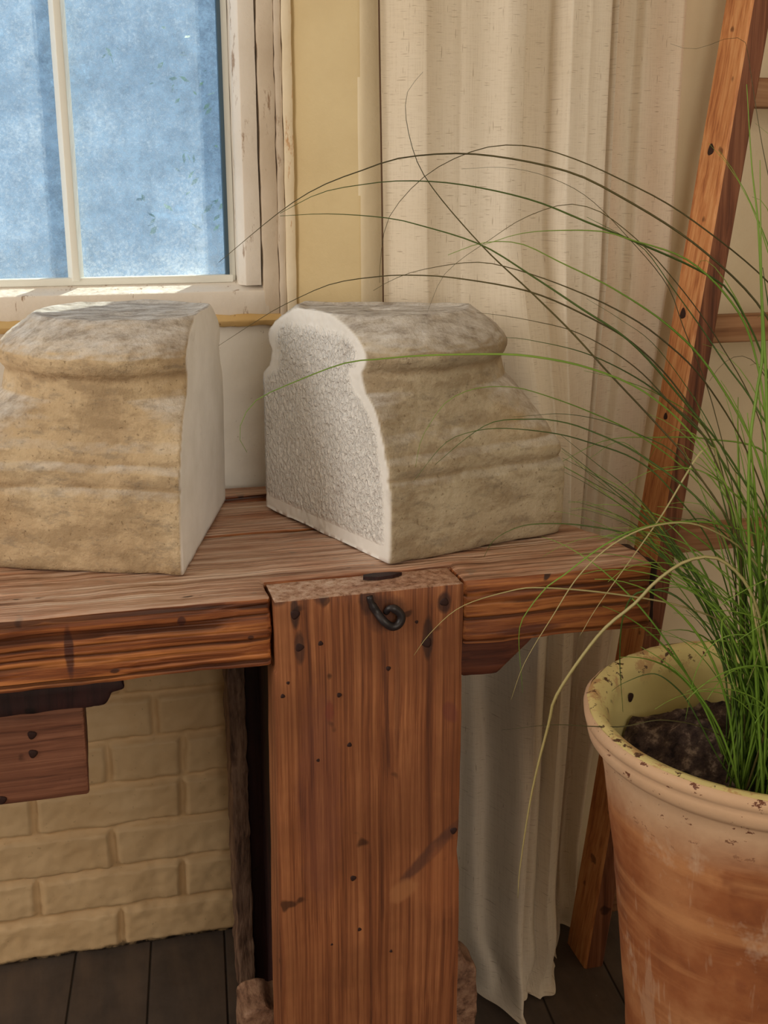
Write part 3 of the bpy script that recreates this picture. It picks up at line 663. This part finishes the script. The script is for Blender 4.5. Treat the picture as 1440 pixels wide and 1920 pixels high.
# ------------------------------------------------------------------ curtain
def curtain():
    root = empty('linen_curtain', (.58, 1.50, 0), 'off white slubby linen curtain hanging behind the bench beside the window', 'curtain')
    nu, nv = 240, 260; vs = []
    ztop = 2.2
    folds = [(.36, 0), (.40, .010), (.45, -.006), (.50, .007), (.56, -.008), (.583, -.006), (.592, .026), (.628, .028), (.642, -.012), (.67, -.016), (.700, -.008), (.708, .026), (.714, .0), (.726, .020), (.757, .036), (.765, .024), (.79, .026), (.825, .030), (.83, .034)]
    fx = [f[0] for f in folds]; fy = [f[1] for f in folds]
    for j in range(nv+1):
        t = j/nv; z = ztop*(1-t)
        for i in range(nu+1):
            s = i/nu; X0 = .3995+(.836-.3995)*s
            Y = 1.527+1.12*np.interp(X0-.006, fx, fy)
            Y += .003*math.sin(s*41+z*.6)+.003*n3((s*5, 0, z*1.2), 1, 3)
            low = max(0., min(1., (1.05-z)/1.05))
            # the cloth narrows towards the floor and gets pushed forward by the bench end
            X = X0 - low*.108*s*s + .004*n3((s*3, z*2.2, 1), 1, 5)
            if z > 1.0: pass
            X += .004*math.sin(z*2.4)*(1-s)
            bump = max(0., min(1., (1.15-z)/.40)); bump = bump*bump*(3-2*bump)
            Y -= bump*.135*math.exp(-((X-.60)/.055)**2)*(1 if z > .3 else 1)
            Y -= bump*.03*math.exp(-((X-.50)/.05)**2)
            if z < .66:
                q = min(1, (.66-z)/.3)
                Y += q*.010*math.sin(s*23+1.2)+q*.008*math.sin(s*57+z*5)
                Y -= q*.05*math.exp(-((X-.53)/.06)**2)
            # crumpled hem
            if z < .14:
                q = (.14-z)/.14
                Y += q*.022*n3((s*8, z*12, 2), 1, 7); X += q*.018*n3((s*8, z*13, 4), 1, 8)
                Y -= q*.012+q*.030*math.exp(-((X-.545)/.028)**2)-q*.012*math.exp(-((X-.495)/.02)**2)
            hem = .004+.008*(.5+.5*math.sin(s*19))+.012*max(0, s-.55)
            zz = max(z, hem+.0*q if z < .14 else hem)
            if z < hem: Y -= (hem-z)*1.2
            vs.append((X, Y, zz))
    fs = [(j*(nu+1)+i, j*(nu+1)+i+1, (j+1)*(nu+1)+i+1, (j+1)*(nu+1)+i) for j in range(nv) for i in range(nu)]
    cl = mesh('cloth', vs, fs, m_linen, root)
    edge = [Vector(vs[j*(nu+1)])+Vector((-.0012, 0, 0)) for j in range(0, nv-2, 3)]
    a, b = tube('e', edge, .0011, None, seg=6)
    tag(mesh('edge_cord', a, b, flat('brown_thread', srgb(96, 70, 50), .8), root), 'thin brown corded edge')
    a, b = tube('r', [(.34, 1.54, 2.215), (.9, 1.54, 2.215)], .010, None, seg=12)
    mesh('curtain_rod', a, b, m_iron, root)
curtain()

# ------------------------------------------------------------------ ladder
def ladder():
    root = empty('wooden_ladder', (.9, 1.46, 0), 'tall honey coloured wooden ladder leaning on the wall behind the grass', 'ladder')
    def stile(xb, k, name='stile'):
        bm_v = []; Ht = 2.05
        # section: 34 mm wide (x), 66 mm deep (y); lower end on the floor
        w2, d2 = .032, .070; vs = []; n = 60
        for i in range(n+1):
            z = Ht*i/n; x = xb+k*z; y = 1.428+.030*z
            for (a, b) in ((0, .003), (.003, 0), (w2-.003, 0), (w2, .003), (w2, d2-.003), (w2-.003, d2), (.003, d2), (0, d2-.003)):
                q = .0012*n3((x*3+a*20, y*3+b*20, z*6), 1, 4)
                vs.append((x+a+q, y+b+q, z))
        fs = [(i*8+j, i*8+(j+1) % 8, (i+1)*8+(j+1) % 8, (i+1)*8+j) for i in range(n) for j in range(8)]
        fs += [tuple(range(8))[::-1], tuple(n*8+j for j in range(8))]
        o = mesh(name, vs, fs, m_lad_s, root, smooth=False)
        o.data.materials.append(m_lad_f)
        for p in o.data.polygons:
            if p.normal.y < -.9 or p.normal.x > .5: p.material_index = 1  # darker wood tone by facing; it also holds the stile's shade
        return o
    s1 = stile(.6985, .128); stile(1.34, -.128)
    for i, z in enumerate((.10, .39, .68, .984, 1.298, 1.60, 1.9)):
        xa = .6985+.128*z+.030; xb = 1.34-.128*z+.004; y = 1.428+.030*z
        box('rung', xa, xb, y+.014, y+.046, z-.019, z+.019, m_lad_r, root, bev=.005, wear=.0006, cut=.04, seed=i)
    for (z, r) in ((1.225, .008), (1.005, .008), (.86, .005)):
        disc('knot', (.6985+.128*z-.0002, 1.428+.030*z+.04, z), r, (-1, 0, .13), m_nail, s1, th=.0006)
ladder()

# ------------------------------------------------------------------ potted grass
PC = Vector((.695, 1.005, 0)); RZ = .64
plant = empty('potted_grass', (PC.x, PC.y, 0), 'tall worn terracotta pot of long arching green grass at the bench end', 'potted plant')
def lathe(name, prof, mat, parent, n=160, amp=0., seed=0, fq=14):
    vs = []; fs = []
    for r, z in prof:
        for k in range(n):
            a = 2*math.pi*k/n; p = Vector((PC.x+math.cos(a)*r, PC.y+math.sin(a)*r, z))
            d = amp*(n3(p, fq, seed)+.5*n3(p, fq*3, seed+1)) if r > .01 else 0
            p.x += math.cos(a)*d; p.y += math.sin(a)*d; p.z += d*.6
            vs.append(p)
    m = len(prof)
    for j in range(m-1):
        for k in range(n): fs.append((j*n+k, j*n+(k+1) % n, (j+1)*n+(k+1) % n, (j+1)*n+k))
    return vs, fs
def dens(prof, st):
    out = [prof[0]]
    for a, b in zip(prof, prof[1:]):
        L = math.hypot(b[0]-a[0], b[1]-a[1]); m = max(1, int(L/st))
        for i in range(1, m+1): out.append((a[0]+(b[0]-a[0])*i/m, a[1]+(b[1]-a[1])*i/m))
    return out
body = dens([(.0, .001), (.108, .0), (.114, .006), (.130, .215), (.157, .446), (.1765, .575), (.1805, .598), (.1835, .602), (.191, .606), (.1955, .612), (.197, .622), (.1955, .625), (.1995, .629), (.2010, .635), (.1985, .640), (.196, .6415)], .008)
a, b = lathe('pot', body, m_pot, plant, amp=.0016, seed=3); pot = mesh('pot', a, b, m_pot, plant)
inner = dens([(.1965, .6412), (.190, .6425), (.182, .640), (.176, .632), (.172, .620), (.168, .59), (.160, .54), (.150, .47), (.0, .46)], .006)
a, b = lathe('in', inner, m_glaze, plant, amp=.0022, seed=5, fq=26); gl = mesh('glazed_lining', a, b, m_glaze, pot); gl['label'] = 'chipped yellow glazed lining and rim'
disc('drain_hole', (PC.x-.096, PC.y+.139, .606), .0055, (.57, -.82, .1), m_nail, gl, th=.001)
# soil: lumpy mound sloping, high at the back left
vs = []; fs = []; NR, NA_ = 46, 150
for j in range(NR+1):
    for k in range(NA_):
        r = .1615*j/NR; an = 2*math.pi*k/NA_; x = PC.x+math.cos(an)*r; y = PC.y+math.sin(an)*r
        z = .568+.030*n3((x, y, 0), 11, 4)+.016*n3((x, y, 0), 30, 6)+.008*n3((x, y, 0), 75, 7)
        z += .020*math.exp(-(((x-.645)/.05)**2+((y-1.09)/.05)**2)) - .045*math.exp(-(((x-.622)/.03)**2+((y-.93)/.035)**2))
        vs.append((x, y, z))
fs = [(j*NA_+k, j*NA_+(k+1) % NA_, (j+1)*NA_+(k+1) % NA_, (j+1)*NA_+k) for j in range(NR) for k in range(NA_)]
mesh('soil', vs, fs, m_soil, plant)

# ---- grass blades: [depth of tip, thickness mm, material, image-traced course from tip to root]
G, D, O_, S_ = 0, 1, 2, 3
blades = [
 (1.12, 1.5, O_, [(410,492),(525,397),(600,350),(680,319),(759,295),(891,289),(1049,317),(1155,364),(1313,464),(1440,591),(1500,760),(1500,1000),(1440,1300),(1410,1440)]),
 (1.12, 1.2, O_, [(410,648),(500,590),(540,568),(623,532),(715,518),(770,516),(852,521),(990,546),(1100,592),(1200,650),(1290,740),(1370,870),(1410,1100),(1405,1430)]),
 (1.10, 1.5, D, [(525,405),(615,401),(720,408),(786,422),(902,459),(997,517),(1089,578),(1176,640),(1250,740),(1330,880),(1390,1100),(1400,1440)]),
 (1.08, 1.5, D, [(525,400),(600,362),(680,346),(759,339),(865,346),(997,375),(1102,417),(1181,449),(1313,507),(1377,560),(1440,720),(1450,1000),(1420,1400)]),
 (1.14, .7, O_, [(712,530),(715,470),(733,401),(801,327),(891,282),(970,272),(1049,288),(1155,332),(1287,406),(1440,543),(1490,700),(1480,1000),(1430,1400)]),
 (1.15, 1.0, O_, [(793,135),(762,179),(767,253),(801,338),(902,459),(997,549),(1073,624),(1139,697),(1219,784),(1270,850),(1350,1000),(1390,1200),(1400,1420)]),
 (1.05, 1.6, G, [(907,459),(976,438),(1049,432),(1129,434),(1181,449),(1287,486),(1366,559),(1408,640),(1430,800),(1430,1100),(1415,1430)]),
 (1.08, 1.6, G, [(840,478),(907,455),(976,457),(1049,491),(1155,544),(1261,617),(1330,700),(1390,850),(1420,1100),(1410,1420)]),
 (1.10, 1.2, O_, [(700,545),(735,525),(786,507),(880,492),(944,499),(1049,533),(1155,580),(1234,633),(1310,720),(1380,880),(1410,1100),(1405,1430)]),
 (1.10, 1.2, O_, [(894,586),(944,592),(1000,602),(1073,620),(1146,657),(1204,700),(1255,748),(1328,810),(1390,1000),(1400,1400)]),
 (1.10, 1.5, D, [(949,633),(990,637),(1100,663),(1204,715),(1270,770),(1340,850),(1385,1000),(1398,1400)]),
 (1.05, 1.4, G, [(463,848),(449,821),(454,789),(481,750),(555,715),(646,681),(715,673),(784,667),(898,664),(990,666),(1100,683),(1204,720),(1290,790),(1360,900),(1395,1100),(1400,1420)]),
 (1.05, 1.0, G, [(779,876),(788,830),(807,793),(839,752),(889,729),(949,725),(999,734),(1100,770),(1200,820),(1290,900),(1360,1020),(1390,1200),(1400,1430)]),
 (1.08, 1.4, D, [(816,871),(875,821),(926,791),(990,786),(1036,788),(1100,805),(1200,850),(1300,930),(1370,1060),(1400,1430)]),
 (1.08, 1.1, D, [(775,903),(830,835),(875,812),(940,803),(1036,812),(1100,828),(1190,860),(1255,910),(1340,1020),(1390,1200),(1402,1430)]),
 (1.10, 1.0, D, [(960,782),(1000,779),(1055,776),(1128,788),(1204,817),(1270,854),(1350,950),(1390,1100),(1400,1430)]),
 (1.08, 1.4, G, [(1055,865),(1117,832),(1164,821),(1219,820),(1325,823),(1440,854),(1490,1000),(1470,1250),(1430,1430)]),
 (1.02, 1.8, S_, [(1087,1193),(1125,1130),(1235,975),(1325,837),(1350,900),(1390,1100),(1405,1400)]),
 (1.00, 1.6, S_, [(971,1684),(975,1627),(997,1487),(1028,1360),(1046,1299),(1124,1189),(1190,1132),(1235,1085),(1290,1042),(1340,1035),(1380,1100),(1400,1300),(1400,1430)]),
 (1.04, 1.4, S_, [(776,1229),(807,1187),(864,1138),(953,1109),(1015,1102),(1146,1113),(1278,1137),(1350,1180),(1395,1300),(1405,1430)]),
 (1.02, 1.4, G, [(980,1299),(973,1189),(989,1146),(1028,1098),(1055,1080),(1128,1025),(1204,989),(1292,976),(1365,981),(1440,1010),(1470,1150),(1430,1430)]),
 (1.02, 1.4, S_, [(958,1312),(984,1242),(1037,1154),(1085,1080),(1150,1020),(1230,985),(1310,985),(1380,1050),(1395,1200),(1405,1430)]),
 (1.10, 1.3, D, [(907,1045),(926,1013),(967,990),(1013,982),(1100,986),(1200,1010),(1290,1080),(1360,1200),(1400,1430)]),
 (1.02, 1.0, O_, [(940,1369),(1037,1359),(1110,1362),(1170,1362),(1240,1350),(1310,1370),(1390,1440)]),
 (1.02, 1.2, D, [(1147,1296),(1165,1283),(1210,1265),(1240,1268),(1280,1302),(1305,1340),(1340,1400),(1380,1450)]),
 (1.04, 1.1, D, [(1168,1335),(1162,1230),(1170,1150),(1200,1110),(1270,1120),(1350,1230),(1400,1430)]),
 (.99, 2.2, G, [(1400,158),(1410,316),(1422,430),(1430,646),(1419,737),(1401,828),(1390,1000),(1400,1400)]),
 (.97, 2.2, G, [(1425,300),(1428,528),(1436,700),(1440,900),(1415,1150),(1405,1400)]),
 (1.12, .7, O_, [(1257,82),(1290,92),(1320,88),(1370,70),(1395,78),(1402,100),(1420,250),(1450,500),(1450,900),(1430,1400)]),
 (1.10, .7, O_, [(865,317),(944,314),(1023,330),(1102,370),(1181,449),(1250,533),(1282,612),(1340,760),(1390,1000),(1405,1400)]),
 (1.12, .8, O_, [(801,586),(828,522),(865,486),(912,454),(976,412),(1049,385),(1102,388),(1155,417),(1229,491),(1319,628),(1380,800),(1400,1100),(1400,1430)]),
 (1.06, 1.3, D, [(1100,407),(1181,449),(1215,475),(1261,540),(1315,615),(1355,680),(1386,755),(1405,900),(1410,1430)]),
 (1.04, 1.1, G, [(1105,860),(1165,828),(1235,880),(1290,878),(1340,900),(1385,1000),(1400,1430)]),
 (1.06, .9, D, [(1100,560),(1165,600),(1230,650),(1310,760),(1360,870),(1385,980),(1400,1430)]),
 (1.07, 1.1, G, [(1095,695),(1165,712),(1235,740),(1310,790),(1360,880),(1395,1020),(1408,1430)]),
 (1.03, 1.3, G, [(1150,920),(1230,880),(1305,880),(1370,920),(1440,1000),(1460,1200),(1430,1430)]),
 (1.02, 1.2, G, [(1250,945),(1290,942),(1330,955),(1370,1010),(1410,1150),(1415,1430)]),
 (1.04, 1.2, D, [(1180,1020),(1240,1000),(1290,975),(1340,985),(1390,1080),(1410,1430)]),
 (.96, 1.1, G, [(1285,1350),(1305,1260),(1340,1205),(1390,1190),(1440,1210),(1460,1300),(1430,1440)]),
 (.95, 1.0, S_, [(1400,1285),(1418,1240),(1425,1190),(1410,1130),(1395,1180),(1392,1440)]),
 (.95, 1.0, G, [(1395,1325),(1410,1320),(1440,1340),(1445,1400),(1425,1450)]),
]
rg = random.Random(8)
for i in range(12):
    a = rg.uniform(0, 1)
    blades.append((rg.uniform(1.04, 1.14), rg.uniform(.9, 1.4), rg.choice([G, D, D]), [(1050+a*18, 815+a*150+rg.uniform(-8, 8)), (1110+rg.uniform(-10, 10), 865+a*95), (1190, 935+a*60+rg.uniform(-12, 12)), (1260, 1010+a*55), (1330, 1130+rg.uniform(-20, 20)), (1380, 1270), (1400+rg.uniform(-15, 25), 1430)]))
def px_at(px, py, Y): return px_leg(px, py, Y)
def blade_mesh(name, P, wmm, mat, parent, root_pt=None):
    n = len(P); w0 = wmm*.00105
    # P runs from tip to root
    rad = [w0*(.22+.78*min(1, i/(n*.35))) for i in range(n)]
    a, b = tube('g', P, rad, None, seg=4, flat=.65)
    return mesh(name, a, b, m_gr[mat], parent)
def in_pot(rg_):
    a = rg_.uniform(0, 2*math.pi); r = .062*math.sqrt(rg_.random()); return Vector((.700+math.cos(a)*r, .985+math.sin(a)*r, .566))
count = 0
for (Yt, wd, mt, pts) in blades:
    root = in_pot(rg); n = len(pts); P = []
    for i, (px, py) in enumerate(pts):
        f = i/(n-1); Y = Yt+(root.y-Yt)*f**1.2; P.append(px_at(px, py, Y))
    # blend the last stretch to the true root
    d = root-P[-1]
    for i in range(n):
        f = max(0, (i/(n-1)-.55)/.45); P[i] = P[i]+d*f*f
    blade_mesh('grass_blade', spline(P, 64), wd, mt, plant); count += 1
def rand_blade(r, wide):
    root = in_pot(r); az = r.gauss(math.pi*1.0, 1.15) if wide < .5 else r.uniform(0, 2*math.pi)
    L = r.uniform(.38, .9) if r.random() < .88 else r.uniform(.2, .4)
    el = math.radians(r.uniform(62, 89)); droop = r.uniform(.4, 2.3)/max(L, .3)
    p = root.copy(); P = [p.copy()]; n = 22; ds = L/n; cur = r.gauss(0, .6)
    for i in range(n):
        t = i/n; e = el-droop*L*(t**1.9)*.95; a2 = az+cur*t*t
        p = p+Vector((math.cos(a2)*math.cos(e), math.sin(a2)*math.cos(e)*.75, math.sin(e)))*ds
        P.append(p.copy())
    return P
def ok(P):
    m = len(P)//2
    for p in P[m:]:
        if p.z < .66: return False
    for p in P:
        if p.z < .645 and math.hypot(p.x-PC.x, p.y-PC.y) > .158: return False
        if p.y > 1.165 and p.z < 1.06 and p.x < .67: return False
        if p.y > 1.40 or p.y < .55: return False
        if p.x < .46: return False
        if p.z > 1.0 and p.x < .70: return False
        if p.z > .86 and p.x < .58: return False
    return True
rr = random.Random(21); made = 0
while count < 100:
    P = rand_blade(rr, rr.random())
    if not ok(P): continue
    blade_mesh('grass_blade', spline(P[::-1], 26), rr.uniform(.9, 2.0), rr.choice([G, G, D, D, D, O_]) if rr.random() > .06 else S_, plant); count += 1
VS = []; FS = []; k = 0
while k < 300:
    P = rand_blade(rr, rr.random())
    if not ok(P): continue
    Q = spline(P[::-1], 22); n = len(Q); w0 = rr.uniform(.8, 1.9)*.00105
    a, b = tube('g', Q, [w0*(.22+.78*min(1, i/(n*.35))) for i in range(n)], None, seg=4, flat=.65)
    o_ = len(VS); VS += a; FS += [tuple(q+o_ for q in f) for f in b]; k += 1
mesh('grass_tuft', VS, FS, m_gr[0], plant)['kind'] = 'stuff'
